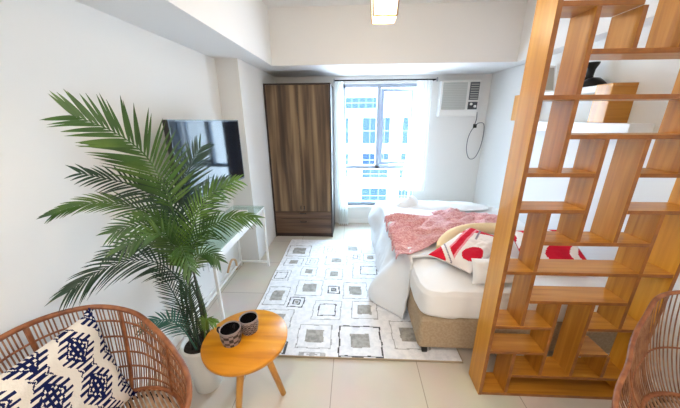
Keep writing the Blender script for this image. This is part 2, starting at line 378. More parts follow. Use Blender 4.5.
# ------------------------------------------------------------------ wardrobe
wd = thing('wardrobe', (-.715, 3.94, 0), 'tall dark walnut wardrobe with two doors over two drawers', 'wardrobe')
x0, x1, y0, y1, zt = -1.143, -.292, 3.66, 4.23, 2.085
build('side_panel', MB().box(x0, x0 + .02, y0, y1, .0, zt), M['walnut_d'], wd, bevel=.002)
build('side_panel', MB().box(x1 - .02, x1, y0, y1, .0, zt), M['walnut_d'], wd, bevel=.002)
build('top_panel', MB().box(x0, x1, y0, y1, zt, zt + .018), M['walnut_d'], wd, bevel=.002)
build('carcass', MB().box(x0 + .02, x1 - .02, y0 + .03, y1, .05, zt), M['walnut_d'], wd)
build('plinth', MB().box(x0 + .02, x1 - .02, y0 + .02, y0 + .04, 0, .055), M['walnut_d'], wd)
def pull(x, z, par):
    k = MB().tube(spline([(x - .045, y0 - .002, z), (x - .03, y0 - .018, z), (x + .03, y0 - .018, z), (x + .045, y0 - .002, z)], 4), .006, 8)
    build('handle', k, M['blackp'], par)
for a, b, hxx in ((x0 + .022, -.7195, -.742), (-.7155, x1 - .022, -.693)):
    d = build('door', MB().box(a, b, y0 + .004, y0 + .026, .40, zt - .003), M['walnut_v'], wd, bevel=.002)
    k = MB().tube(spline([(hxx, y0 + .002, .43), (hxx, y0 - .014, .44), (hxx, y0 - .014, .475), (hxx, y0 + .002, .485)], 4), .006, 8)
    build('handle', k, M['blackp'], d)
for a, b, hz in ((.29, .394, None), (.06, .284, .245)):
    d = build('drawer', MB().box(x0 + .022, x1 - .022, y0 + .004, y0 + .026, a, b), M['walnut_h'], wd, bevel=.002)
    if hz: pull(-.72, hz, d)
    else: pull(-.72, .375, d)

# ------------------------------------------------------------------ television
tv = thing('television', (-1.15, 2.17, 1.13), 'flat black wall mounted television with a glossy screen reflecting the window', 'television')
def TVp(u, w, d): # u along the wall 0..1, w up, d out
    a = Vector((-1.155, 1.70, 1.13)); b = Vector((-1.10, 2.64, 1.115)); h = Vector((0, 0, .56)); nrm = (b - a).cross(h).normalized()
    return a + (b - a) * u + h * w + nrm * d
def tvbox(u0, u1, w0, w1, d0, d1):
    m = MB(); vs = [TVp(u, w, d) for w in (w0, w1) for d in (d0, d1) for u in (u0, u1)]
    m.add(vs, [(0, 2, 3, 1), (4, 5, 7, 6), (0, 1, 5, 4), (2, 6, 7, 3), (0, 4, 6, 2), (1, 3, 7, 5)]); return m
build('housing', tvbox(0, 1, 0, 1, -.035, 0), M['blackp'], tv, bevel=.006)
build('screen', tvbox(.012, .988, .03, .98, 0, .002), M['screen'], tv)
bz = tvbox(0, 1, 0, .03, 0, .005); bz2 = tvbox(0, 1, .98, 1, 0, .005); bz.add(bz2.v, bz2.f)
for q in (tvbox(0, .012, .03, .98, 0, .005), tvbox(.988, 1, .03, .98, 0, .005)): bz.add(q.v, q.f)
build('bezel', bz, M['blackp'], tv)
build('wall_bracket', MB().box(XL, -1.165, 2.05, 2.28, 1.27, 1.55), M['black'], tv)
for y, s in ((2.12, 0), (2.33, .02)):
    k = build('television_cable', MB().tube(spline([(-1.21, y, 1.2), (-1.30, y, 1.10), (-1.363, y + s, .98), (-1.365, y + 2 * s, .70), (-1.362, y + 2 * s, .36)], 8), .006 if s else .005, 8), M['wcable'], origin=(-1.36, y, .36))
    tag(k, ('thin pale cable running down the wall from the left half of the television' if not s else 'thin pale cable running down the wall from the middle of the television'), 'cable')

# ------------------------------------------------------------------ console table under the TV
ct = thing('console_table', (-1.16, 2.255, 0), 'narrow white metal console table with a glass top below the television', 'table')
cx0, cx1, cy0, cy1, ch = -1.335, -1.0, 1.69, 2.82, .75
for x in (cx0, cx1):
    for y in (cy0, cy1): build('leg', MB().box(x - .011, x + .011, y - .011, y + .011, 0, ch), M['white_metal'], ct, bevel=.002)
k = MB()
for x in (cx0, cx1): k.box(x - .011, x + .011, cy0, cy1, ch - .022, ch)
for y in (cy0, cy1): k.box(cx0, cx1, y - .011, y + .011, ch - .022, ch)
build('top_frame', k, M['white_metal'], ct, bevel=.002)
k = MB().box(cx0, cx1, cy0 - .01, cy0 + .01, .05, .07).box(cx0, cx1, cy1 - .01, cy1 + .01, .05, .07).box(cx0 - .01, cx0 + .01, cy0, cy1, .05, .07)
build('stretcher', k, M['white_metal'], ct, bevel=.002)
build('table_top', MB().box(cx0 - .01, cx1 + .01, cy0 - .01, cy1 + .01, ch, ch + .008), M['tglass'], ct)
build('drawer', MB().box(cx0 + .03, cx1 - .012, 1.75, 2.62, ch - .09, ch - .024), M['white_lacq'], ct, bevel=.003)
rt = thing('media_box', (-1.17, 2.50, ch + .008), 'small white media box on the glass console table', 'media box')
build('body', MB().box(-1.26, -1.09, 2.44, 2.62, ch + .009, ch + .034), M['white_lacq'], rt, bevel=.006)
build('antenna', MB().tube([(-1.25, 2.61, ch + .03), (-1.25, 2.63, ch + .13)], .003, 6), M['white_lacq'], rt)
build('antenna', MB().tube([(-1.25, 2.46, ch + .03), (-1.25, 2.44, ch + .13)], .003, 6), M['white_lacq'], rt)
tag(build('remote_control', MB().box(-1.15, -1.105, 2.22, 2.38, ch + .009, ch + .024), mat('remote_grey', (.55, .56, .58), .4), bevel=.005), 'slim grey remote control lying on the glass console table', 'remote control')
for y, s in ((2.26, 'nearer the camera'), (2.42, 'nearer the column')):
    so = thing('wall_socket', (XL + .006, y, .32), 'white socket plate low on the left wall, the one ' + s, 'socket', 'low wall sockets')
    build('plate', MB().box(XL, XL + .008, y - .04, y + .04, .28, .40), M['plate'], so, bevel=.002)
    build('slot', MB().box(XL + .008, XL + .011, y - .012, y + .012, .31, .37), mat('slot_grey', (.35, .37, .42), .5), so)
tag(build('coiled_cord', MB().tube(spline([(-1.345, 2.50, .10), (-1.33, 2.53, .17), (-1.33, 2.60, .20), (-1.33, 2.67, .16), (-1.335, 2.70, .09), (-1.34, 2.70, .02)], 8), .012, 8), mat('tan_cord', (.62, .40, .22), .6)), 'tan cord arching out of the baseboard under the console table', 'cord')

# ------------------------------------------------------------------ rug
rg = [('A', -.698, 3.19, .30, .30, 2, 'g', .62), ('B', -.297, 3.23, .16, .20, 1, 'm', .45), ('C', .006, 3.28, .24, .25, 1, 'g', .6), ('D', -.717, 2.90, .22, .19, 1, 'g', .5), ('E', -.491, 2.92, .147, .164, 1, 'm', .5),
      ('F', -.20, 2.96, .27, .22, 1, 'g', .5), ('G', .037, 3.055, .12, .15, 1, 'k', .55), ('H', .223, 3.05, .18, .22, 1, 'g', .5), ('I', .189, 2.744, .37, .34, 1, 'k', .52), ('J', -.79, 2.608, .20, .20, 1, 'k', .66),
      ('K', -.494, 2.70, .185, .193, 1, 'g', .5), ('L', -.201, 2.655, .20, .22, 1, 'g', .5), ('M', -.442, 2.39, .27, .27, 1, 'g', .58), ('N', -.190, 2.362, .123, .125, 3, 'k', .45), ('O', .029, 2.36, .245, .27, 1, 'g', .58),
      ('P', -.745, 2.25, .22, .29, 1, 'g', .6), ('Q', -.533, 2.155, .15, .15, 3, 'k', .5), ('R', -.227, 2.06, .26, .26, 1, 'k', .62), ('S', .115, 2.075, .236, .24, 1, 'g', .6), ('T', -.67, 1.93, .30, .23, 1, 'g', .6),
      ('U', -.30, 1.745, .277, .25, 1, 'g', .6), ('V', .065, 1.71, .34, .31, 3, 'g', .5), ('W', .46, 1.79, .27, .30, 1, 'g', .55), ('Y', -.30, 1.565, .2, .04, 1, 'm', .4), ('Z', -.60, 1.62, .2, .12, 3, 'm', .5),
      ('a', .62, 2.2, .3, .3, 1, 'g', .5), ('b', .60, 2.6, .25, .25, 1, 'g', .5), ('c', .6, 3.0, .28, .3, 1, 'g', .5), ('d', .41, 3.30, .2, .2, 1, 'm', .5)]
RX0, RX1, RY0, RY1 = -.885, .80, 1.545, 3.535
def rugf(u, v):
    x = RX0 + (RX1 - RX0) * u; y = RY0 + (RY1 - RY0) * v
    if u < .004 or u > .996 or v < .004: return 4
    wx = x + .003 * math.sin(y * 40); wy = y + .003 * math.sin(x * 37)
    for (_, cx, cy, w, h, lw, kd, ins) in rg:
        dx = abs(wx - cx) / (w / 2); dy = abs(wy - cy) / (h / 2); d = max(dx, dy); e = min(w, h) / 2
        if d <= 1:
            th = (.008 if lw == 1 else .0105) / e
            if d > 1 - th: return {1: 3, 2: 1, 3: 2}[lw]
            if kd == 'g':
                if d < ins * .88: return 1
            else:
                if ins - th * 1.1 < d < ins: return 2 if kd == 'k' else 3
                if lw == 3 and d < ins * .5: return 1
            return 0
    return 0
def rugp(u, v):
    x = RX0 + (RX1 - RX0) * u; y = RY0 + (RY1 - RY0) * v
    return (x + .004 * math.sin(y * 9), y, .010 + .002 * fbm((x * 3, y * 3, 0)))
m = MB().grid(rugp, 250, 300, mf=rugf)
tag(build('area_rug', m, [M['rug_w'], M['rug_g'], M['rug_k'], M['rug_m'], M['rug_e']], origin=(-.04, 2.54, 0), solid=.012, recalc=False), 'pale rug printed with grey squares and dark outlines beside the bed', 'rug')

# ------------------------------------------------------------------ bed
bed = thing('bed', (1.2, 2.62, 0), 'low bed with a beige upholstered base and white mattress by the window', 'bed')
BX0, BX1, BY0, BY1 = .485, 1.905, 1.60, 3.52
build('bed_base', MB().box(BX0, BX1, BY0, BY1, .065, .335), M['base'], bed, bevel=.035, seg=4)
def mattress():
    def fn(u, v):   # rounded box through superellipse rings
        a = 2 * PI * u; cx, cy = (BX0 + BX1) / 2, (BY0 + BY1) / 2; hx, hy = (BX1 - BX0) / 2 + .012, (BY1 - BY0) / 2 + .012
        prof = [(0, .335), (.90, .335), (.985, .342), (1.0, .37), (1.003, .46), (1., .52), (.985, .555), (.93, .57), (.6, .572), (0, .572)]
        t = v * (len(prof) - 1); i = min(int(t), len(prof) - 2); k = t - i
        r = prof[i][0] * (1 - k) + prof[i + 1][0] * k; z = prof[i][1] * (1 - k) + prof[i + 1][1] * k
        c_, s_ = math.cos(a), math.sin(a); e = .14
        x = cx + r * hx * math.copysign(abs(c_) ** e, c_); y = cy + r * hy * math.copysign(abs(s_) ** e, s_)
        q = .010 * fbm((x * 5, y * 5, z * 7), 4) if r > .8 else .006 * fbm((x * 3, y * 3, z), 3)
        x += q * (1 if c_ > 0 else -1) * (r > .8); y += q * (r > .8)
        if i in (0, 1, 2) : z += .012 * fbm((x * 7, y * 7, 3), 2) * (r > .95)
        return (x, y, z + q)
    return MB().grid(fn, 220, 60)
build('mattress', mattress(), M['linen'], bed)
for x in (BX0 + .06, BX1 - .08):
    for y in (BY0 + .05, BY1 - .08):
        cs = build('caster', MB().tube([(x - .018, y, .034), (x + .018, y, .034)], .034, 18), M['blackp'], bed)
        build('caster_fork', MB().box(x - .024, x + .024, y - .010, y + .014, .045, .07), M['black'], cs)

# white quilt on the bed, falling over the left edge onto the rug
def quilt(u, v):
    y = 1.95 + (3.56 - 1.95) * v
    s = u * 1.50
    flat = .80
    fl = ss(0, .07, v) * (1 - .72 * ss(.14, .36, v))
    edge = .475 - .09 * ss(.0, .5, v) - .05 * ss(.7, 1, v)
    if s < flat:
        x = edge + (flat - s); z = .592 + .012 * math.sin(u * 5)
        y += .16 * (1 - v) ** 3 * (1 - u) * 0.8
    else:
        q = (s - flat) / .70
        x = edge - (.03 + (.22 - .09 * ss(.5, 1, v)) * fl) * ss(0, .9, q) - .09 * math.exp(-((v - .93) / .12) ** 2) * math.sin(min(1, q * 1.6) * PI) - .03 * math.sin(q * PI) * fl
        z = .592 - .565 * q
        y += .12 * q * fl * (1 - v) ** 2
        k = ss(0, .25, q)
        x += k * .022 * math.sin(v * 30 + 2 * math.sin(v * 5)) * fl
    n_ = fbm((s * 3, y * 3.4, 1.3), 4)
    z += .016 * n_ * (1 if s < flat else .3); x += .02 * n_ * (s > flat) * min(1, (s - flat) / .1)
    return (x, y, max(z, .03))
tag(build('quilt', MB().grid(quilt, 90, 110), M['quilt'], origin=(.6, 2.8, .62), solid=.02, recalc=False), 'white quilt sliding off the window side edge of the bed down to the rug', 'quilt')
# crumpled white bedding at the window end
def heap(cx, cy, hx, hy, z0, h, seed, amp=.03, e=.7):
    def fn(u, v):
        a = 2 * PI * u; r = v
        x = cx + hx * r * math.copysign(abs(math.cos(a)) ** e, math.cos(a)); y = cy + hy * r * math.copysign(abs(math.sin(a)) ** e, math.sin(a))
        z = z0 + h * (1 - r ** 3) + amp * fbm((x * 6, y * 6, seed), 4) * (1 - r * r)
        return (x, y, z)
    return fn
tag(build('pillow', MB().grid(heap(1.15, 3.34, .55, .17, .60, .045, 3, .02), 90, 24), M['linen'], origin=(1.15, 3.34, .60), recalc=False, solid=.01), 'white pillow lying flat at the far end of the bed under the air conditioner', 'pillow', None)
tag(build('pillow', MB().grid(heap(.70, 3.38, .17, .13, .60, .10, 9, .05), 60, 20), M['quilt'], origin=(.7, 3.38, .60), recalc=False, solid=.01), 'small puffed white pillow in the bed corner under the right window curtain', 'pillow', None)

# pink throw
PK = [(.345, 2.88), (.52, 2.97), (.75, 3.02), (1.04, 3.09), (1.3, 3.05), (1.6, 2.9), (1.75, 2.85)]
PN = [(.346, 1.95), (.48, 2.04), (.668, 2.14), (.80, 2.19), (.92, 2.24), (1.2, 2.42), (1.6, 2.6)]
def throw(u, v):
    t = u * (len(PK) - 1); i = min(int(t), len(PK) - 2); k = t - i
    f_ = Vector(PK[i]).lerp(Vector(PK[i + 1]), k); n_ = Vector(PN[i]).lerp(Vector(PN[i + 1]), k)
    p = n_.lerp(f_, v)
    x, y = p
    wr = abs(fbm((x * 1.6 + .5 * y, y * 4.2 - x * 1.9, .7), 3)); wr2 = fbm((x * 9, y * 9, 5), 3)
    z = .600 + .19 * (.5 - min(wr, .5)) + .007 * wr2
    ed = min(u, v, 1 - v) ; z -= .022 * (1 - ss(0, .08, ed))
    x += .02 * fbm((y * 6, x * 3, 2)); y += .03 * fbm((x * 6, y * 3, 8))
    over = max(0, .37 - x)
    if over > 0:
        z -= over * 1.0 + .0; x = .37 - over * .62
    return (x, y, z)
tag(build('throw_blanket', MB().grid(throw, 170, 110), M['pink'], origin=(1.0, 2.5, .65), solid=.008, recalc=False), 'crumpled dusty pink throw blanket spread across the bed', 'blanket')

def cushion(name, c, ax, ay, az, mats, mf, n=72, thick=.07, backm=0):
    c, ax, ay, az = map(Vector, (c, ax, ay, az))
    def side(sg):
        def fn(u, v):
            a, b = 2 * u - 1, 2 * v - 1
            pin = 1 - .07 * (1 - abs(a) ** 2) * abs(b) ** 4; pin2 = 1 - .07 * (1 - abs(b) ** 2) * abs(a) ** 4
            t = max(0, (1 - a ** 4) * (1 - b ** 4)) ** .55 * thick
            t += .006 * fbm((a * 2.5, b * 2.5, sg * 3.), 3) * (1 - abs(a)) * 2 if max(abs(a), abs(b)) < .99 else 0
            return c + ax * a * pin2 + ay * b * pin + az * t * sg
        return fn
    m = MB().grid(side(1), n, n, mf=mf); m.grid(side(-1), n // 2, n // 2, mi=backm)
    return build(name, m, mats, origin=c)

# red and white cushion with a sweeping leaf print
def redf(u, v):
    a, b = 2 * u - 1, 2 * v - 1
    c_ = a - .6 * b
    if c_ < -1.10: return 0
    if c_ < -.98: return 2
    if c_ < -.93: return 3
    if c_ < -.82: return 2
    if ((a + .42) / .34) ** 2 + ((b + .52) / .40) ** 2 < 1: return 0
    e = b - (.40 + .30 * a)
    if abs(e) < .25: return 0 if abs(e) < .15 else 1
    if abs(b - (-.15 + .5 * a)) < .05: return 3 if a > .2 else 2
    if abs(a - .75 + .3 * b) < .12: return 0
    return 2
tag(cushion('cushion', (.955, 2.04, .675), (.235, .20, .035), (-.125, .10, .02), (-.06, -.10, .97), [M['red'], M['pinkp'], M['whitep'], M['greyp']], redf, 80, .055, 2), 'red and white cushion with sweeping leaf print on the near half of the bed', 'cushion')
tag(cushion('cushion', (1.56, 2.02, .675), (.22, -.03, .02), (.03, .21, .08), (-.02, -.3, .95), [M['red'], M['pinkp'], M['whitep'], M['greyp']], lambda u, v: 0 if (u * 3 + math.sin(v * 6) * .5) % 1.5 < 1.1 else 2, 60, .06, 0), 'mostly red cushion on the bed seen through the wooden shelves', 'cushion')
def wf(u, v): return 0
tag(cushion('cushion', (1.01, 1.735, .65), (.165, .01, 0), (.0, .035, .085), (0, -.92, .38), [M['linen']], wf, 40, .055), 'plain white cushion at the foot corner half hidden by the divider post', 'cushion')
# cream bolster roll behind the red cushion
bp_ = spline([(.73, 2.10, .64), (.80, 2.19, .67), (.93, 2.30, .69), (1.08, 2.37, .70), (1.26, 2.40, .70), (1.42, 2.40, .69)], 8)
tag(build('rolled_blanket', MB().tube(bp_, lambda t: .018 + .034 * math.sin(min(1, t * 2.2 + .15) * PI / 2), 16), M['cream']), 'rolled cream yellow blanket behind the red and white cushion', 'blanket')

# ------------------------------------------------------------------ wooden room divider
XS = [.822, .980, 1.157, 1.338, 1.520, 1.695]
ZR = [0, .166, .345, .530, .708, .890, 1.067, 1.243, 1.427, 1.604, 1.774, 1.952, 2.125, 2.30, 2.475, 2.65, ZC]
DY0, DY1, T = 1.316, 1.468, .020
def edged(a, b, c, d, e, f_):            # board whose front and back edges are coloured darker to stand for their shade
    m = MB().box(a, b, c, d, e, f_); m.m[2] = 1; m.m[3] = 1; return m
dv = thing('room_divider', (1.27, 1.41, 0), 'tall honey coloured wooden shelf divider with irregular open compartments at the bed foot', 'room divider')
build('side_panel', edged(XS[0] - .011, XS[0] + .011, DY0, DY1, 0, ZC), [M['oak_s'], M['oak_shade']], dv, bevel=.002)
build('side_panel', edged(XS[5] - .011, XS[5] + .011, DY0, DY1, 0, ZC), [M['oak_s'], M['oak_shade']], dv, bevel=.002)
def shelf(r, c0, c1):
    z = ZR[r]; build('shelf', edged(XS[c0] + (.011 if c0 == 0 else T / 2), XS[c1] - (.011 if c1 == 5 else T / 2), DY0 + .002, DY1 - .002, z - T / 2, z + T / 2), [M['oak_h'], M['oak_shade']], dv, bevel=.0015)
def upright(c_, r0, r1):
    x = XS[c_]; build('upright', edged(x - T / 2, x + T / 2, DY0 + .004, DY1 - .004, ZR[r0] + (T / 2 if r0 else .022), ZR[r1] - T / 2), [M['oak_v'], M['oak_shade']], dv, bevel=.0015)
build('base_board', edged(XS[0] + .011, XS[5] - .011, DY0 + .002, DY1 - .002, 0.0, .022), [M['oak_h'], M['oak_shade']], dv, bevel=.0015)
shelf(12, 0, 2); shelf(11, 1, 5); shelf(10, 0, 5); shelf(9, 1, 5); shelf(8, 0, 2); shelf(8, 3, 5); shelf(7, 0, 2); shelf(7, 3, 5); shelf(6, 1, 4)
shelf(5, 0, 5); shelf(4, 1, 4); shelf(3, 0, 2); shelf(3, 3, 5); shelf(2, 0, 2); shelf(2, 3, 4); shelf(1, 1, 5)
# uprights cross the shelves between their end rows
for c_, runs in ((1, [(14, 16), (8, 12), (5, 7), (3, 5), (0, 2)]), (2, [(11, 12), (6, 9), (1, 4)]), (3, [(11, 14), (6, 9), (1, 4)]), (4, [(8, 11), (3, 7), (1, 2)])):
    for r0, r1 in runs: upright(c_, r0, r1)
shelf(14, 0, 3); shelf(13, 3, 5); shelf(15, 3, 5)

# ------------------------------------------------------------------ wall shelves beyond the divider
for z, lb in ((1.905, 'upper white floating shelf on the right wall carrying the black figurine'), (1.645, 'lower white floating shelf on the right wall under the wooden cubes')):
    o = build('wall_shelf', MB().box(1.775, XR, 1.90, 3.10, z - .085, z) if z < 1.8 else MB().box(1.775, XR, 2.235, 3.13, z - .045, z), M['white_lacq'], bevel=.003)
    tag(o, lb, 'shelf')
for y, w_, lb in ((2.09, .14, 'wooden cube between the white wall shelves, seen through the divider'), (3.14, .14, 'wooden cube on the right wall peeking out left of the divider post')):
    q = MB().box(1.77, XR, y, y + w_, 1.645, 1.663).box(1.77, XR, y, y + w_, 1.89, 1.908).box(1.77, XR, y, y + .016, 1.663, 1.89).box(1.77, XR, y + w_ - .016, y + w_, 1.663, 1.89)
    o = thing('cube_box', (1.85, y + w_ / 2, 1.645), lb, 'wall cube')
    build('shell', q, M['oak_h'], o, bevel=.002); build('front_panel', MB().box(1.765, 1.77, y + .002, y + w_ - .002, 1.647, 1.906), M['oak_s'], o)
fg = thing('figurine', (1.84, 2.38, 1.905), 'black figurine with a flared base on the upper white wall shelf', 'figurine')
build('base', MB().lathe([(.0, 0), (.080, 0), (.083, .02), (.060, .045), (.035, .065), (0, .07)], (1.845, 2.37, 1.906), 24), M['black'], fg)
build('stem', MB().lathe([(.040, .05), (.024, .08), (.028, .13), (.046, .17), (.046, .18), (0, .175)], (1.845, 2.42, 1.906), 20), M['black'], fg)
fr = thing('picture_card', (1.85, 2.95, 1.905), 'narrow white and grey card leaning on the upper white wall shelf', 'card')
build('board', MB().obox((1.87, 2.93, 2.03), (.05, 0, .0), (0, .006, 0), (0, .03, .12)), M['white_lacq'], fr)
build('print', MB().obox((1.87, 2.922, 2.03), (.035, 0, .0), (0, .002, 0), (0, .025, .10)), mat('print_grey', (.42, .40, .36), .6), fr)

# ------------------------------------------------------------------ rattan tub chairs
def tub_chair(name, rim, seatc, seatr, label, legs, yaw, ringset=(.13, .29, .46, .64, .82), nribs=150, rr=.0115, nfr=7):
    t = thing(name, (seatc[0], seatc[1], 0), label, 'chair', 'rattan tub chairs')
    R = spline(rim, 24, True); N = len(R); C = Vector(seatc)
    def prof(i, s):
        a = R[i % N]; d = Vector((a.x - C.x, a.y - C.y, 0)); l = d.length; d.normalize()
        b = C + d * seatr
        m_ = Vector((C.x + d.x * (l * .92), C.y + d.y * (l * .92), b.z + (a.z - b.z) * .30))
        return a * (1 - s) ** 2 + m_ * 2 * s * (1 - s) + b * s * s
    build('rim', MB().tube(R, rr, 10, True), M['rattan'], t)
    # inner companion rim
    rings = MB()
    for s in ringset: rings.tube([prof(i, s) for i in range(0, N, 2)], .0046, 6, True)
    build('ring_rods', rings, M['rattan'], t)
    rib = MB(); nr = nribs
    L = [0]
    for i in range(N): L.append(L[-1] + (R[(i + 1) % N] - R[i]).length)
    for k in range(nr):
        target = L[-1] * k / nr; i = max(j for j in range(N + 1) if L[j] <= target) % N
        rib.tube([prof(i, s / 10) for s in range(11)], .0029, 5)
    build('rib_rods', rib, M['cane'], t)
    # thick ribs
    for k in range(nfr):
        i = int(N * (k + .35) / nfr); build('frame_rod', MB().tube([prof(i, s / 10) for s in range(11)], .0075, 8), M['rattan'], t)
    build('seat_ring', MB().tube([C + Vector((math.cos(a), math.sin(a), 0)) * seatr for a in [2 * PI * j / 48 for j in range(48)]], .012, 8, True), M['rattan'], t)
    sd = MB(); cy, sy = math.cos(yaw), math.sin(yaw)
    for k in range(-15, 16):
        o_ = k * seatr / 15.5; h = math.sqrt(max(0, seatr ** 2 - o_ ** 2))
        A = C + Vector((cy * o_ - sy * -h, sy * o_ + cy * -h, 0)); B = C + Vector((cy * o_ - sy * h, sy * o_ + cy * h, 0))
        sd.tube([A, (A + B) / 2 - Vector((0, 0, .012)), B], .0062, 6)
    build('seat', sd, M['rattan_l'], t)
    for a in legs:
        dx, dy = math.cos(a), math.sin(a)
        top = C + Vector((dx * (seatr - .02), dy * (seatr - .02), -.012)); px, py = -dy, dx
        foot = Vector((C.x + dx * (seatr + .05), C.y + dy * (seatr + .05), .007))
        pts = [top + Vector((px, py, 0)) * .055, foot + Vector((px, py, 0)) * .012, foot - Vector((px, py, 0)) * .012, top - Vector((px, py, 0)) * .055]
        build('leg', MB().tube(pts, .006, 8), M['black'], t)
    build('leg_frame', MB().tube([C + Vector((math.cos(a) * (seatr - .02), math.sin(a) * (seatr - .02), -.020)) for a in [2 * PI * j / 40 for j in range(40)]], .006, 8, True), M['black'], t)
    return t
RIM1 = [(-1.335, .72, .905), (-1.305, .88, .895), (-1.195, .99, .87), (-1.05, 1.02, .825), (-.93, .985, .775), (-.80, .92, .71), (-.70, .845, .64), (-.655, .74, .59), (-.68, .60, .55), (-.76, .48, .53), (-.90, .39, .55), (-1.06, .37, .63), (-1.20, .43, .75), (-1.30, .56, .87)]
tub_chair('rattan_chair', RIM1, (-.945, .685, .45), .25, 'round rattan tub chair holding the blue and white cushion by the left wall', [0.3, 1.9, 3.4, 5.0], .9)
RIM2 = [(1.86, 1.04, .88), (1.77, 1.15, .882), (1.63, 1.20, .878), (1.49, 1.185, .858), (1.37, 1.11, .80), (1.26, 1.03, .745), (1.17, .94, .69), (1.06, .85, .645), (.99, .75, .60), (.99, .61, .56), (1.08, .47, .54), (1.25, .38, .55), (1.46, .38, .62), (1.68, .50, .74), (1.83, .70, .85), (1.885, .89, .882)]
tub_chair('rattan_chair', RIM2, (1.53, .80, .40), .25, 'round rattan tub chair standing in front of the wooden shelf divider', [0.3, 1.9, 3.4, 5.0], -.5, (.50,), 124, .010, 4)

# blue and white cushion on the left chair
def ikat(u, v):
    i = round((u - .28) / .27); u0 = .28 + i * .27; off = .195 + (.1925 if i % 2 else 0)
    j = round((v - off) / .385); v0 = off + j * .385
    a, b = (u - u0) / .135, (v - v0) / .1925
    A, B = abs(a), abs(b)
    wob = .05 * math.sin(u * 90) * math.sin(v * 80)
    d = A + B + wob
    if A < .40 and B < .34:
        return 0 if (abs(A - .30) < .07 or A < .07) and (abs(B - .25) < .055 or B < .055) else 1
    if .52 < d < .60 and A > .1: return 0
    if d < .74: return 1
    if d < 1.22:
        return 1 if (int((B + 3) / .13) % 2 == 0) else 0
    if A < .20 and B > .70: return 1 if A > .07 else 0
    if abs(A + B - 1.32) < .05 and B > .5 and A < .5: return 1
    return 0
Tc, Lc, Bc = Vector((-1.165, .955, .885)), Vector((-1.235, .50, .87)), Vector((-1.03, .905, .45))
ax = (Lc - Tc) / 2; ay = (Bc - Tc) / 2; cc = (Lc + Bc) / 2; az = ax.cross(ay).normalized()
if az.x < 0: az = -az
cu = cushion('cushion', cc, ax, ay, az, [M['ecru'], M['navy']], lambda u, v: ikat(u, v), 150, .065, 0)
tag(cu, 'navy and ecru patterned square cushion on the left rattan chair', 'cushion')
for p_ in (Tc, Bc):
    ts = MB()
    for k in range(9):
        d = Vector((random.uniform(-1, 1), random.uniform(-1, 1), random.uniform(-.2, .6))) * .022
        ts.tube([p_ + (cc - p_) * .03, p_ + (cc - p_) * .02 + d], .003, 5)
    o = build('tassel', ts, M['navy'], cu)

# ------------------------------------------------------------------ round side table
tb = thing('side_table', (-.60, 1.25, 0), 'round amber wooden side table on splayed legs holding two mugs', 'table')
th = .47
build('table_top', MB().lathe([(0, -.030), (.232, -.030), (.238, -.026), (.241, -.012), (.241, -.004), (.237, 0), (0, 0)], (-.622, 1.25, th), 64), M['table'], tb)
for (tx, ty), (fx, fy) in (((-.545, 1.255), (-.435, 1.268)), ((-.62, 1.17), (-.66, 1.09)), ((-.64, 1.28), (-.74, 1.33))):
    build('leg', MB().tube([(tx, ty, th - .022), (fx, fy, 0.006)], .022, 14, r2=.017), M['tleg'], tb)
build('leg_block', MB().lathe([(0, -.045), (.09, -.045), (.10, -.024), (0, -.024)], (-.622, 1.245, th), 24), M['tleg'], tb)
def mug(c, r, h, pat, ang, label):
    t = thing('mug', c, label, 'mug', 'mugs on the side table')
    m = MB(); n = 48
    def fn(u, v):
        a = 2 * PI * u; rr = r * (.86 + .14 * ss(0, .5, v)); return (c[0] + rr * math.cos(a), c[1] + rr * math.sin(a), c[2] + h * v)
    m.grid(fn, n, 16, mf=pat)
    m.lathe([(0, .0), (r * .84, .0), (r * .86, .001)], c, n, 1)
    m.lathe([(r, h), (r * .985, h + .003), (r * .93, h + .002), (r * .90, h - .004)], c, n, 0, cap=False)
    m.lathe([(r * .90, h - .004), (r * .86, h * .5), (r * .78, .008), (0, .006)], c, n, 2, cap=False)
    build('cup', m, [M['mug_w'], M['mug_k'], M['mug_in']], t)
    d = Vector((math.cos(ang), math.sin(ang), 0)); C = Vector(c)
    build('handle', MB().tube(spline([C + d * r * .96 + Vector((0, 0, h * .85)), C + d * (r + .025) + Vector((0, 0, h * .80)), C + d * (r + .030) + Vector((0, 0, h * .5)), C + d * r * .93 + Vector((0, 0, h * .25))], 6), .006, 8), M['mug_k'], t)
mug((-.690, 1.215, th + .001), .058, .092, lambda u, v: (1 if (int(u * 14) + int(v * 5)) % 2 else 0) if v < .88 else 0, 2.9, 'black and grey checkered mug on the side table')
mug((-.618, 1.305, th + .001), .054, .090, lambda u, v: 1 if (int(u * 30) + int(v * 12)) % 2 and v < .9 else 0, 3.6, 'dark lined mug with a fine speckled outside, behind the checkered mug')

# ------------------------------------------------------------------ potted palm
PC = (-.95, 1.315)
pp = thing('potted_palm', (PC[0], PC[1], 0), 'tall palm with long feathery fronds in a white tapered pot', 'plant')
build('pot', MB().lathe([(0, 0), (.070, 0), (.078, .010), (.112, .345), (.114, .365), (.103, .365), (.098, .33), (0, .33)], (*PC, 0), 40), M['pot'], pp)
build('soil', MB().lathe([(0, .345), (.06, .348), (.097, .338)], (*PC, 0), 24), M['soil'], pp)
for k in range(9):
    a = k * 2.4; r = .055
    hgt = .45 + .05 * (k % 3)
    b0 = Vector((PC[0] + r * math.cos(a), PC[1] + r * math.sin(a), .335)); b1 = Vector((-.925 + .035 * math.cos(a + 1), 1.275 + .05 * math.sin(a + 1), .335 + hgt))
    build('trunk', MB().tube([b0, b0.lerp(b1, .5) + Vector((.012 * math.cos(a), .012 * math.sin(a), 0)), b1], .008, 8, r2=.005), M['stem_d'] if k % 2 else M['stem'], pp)
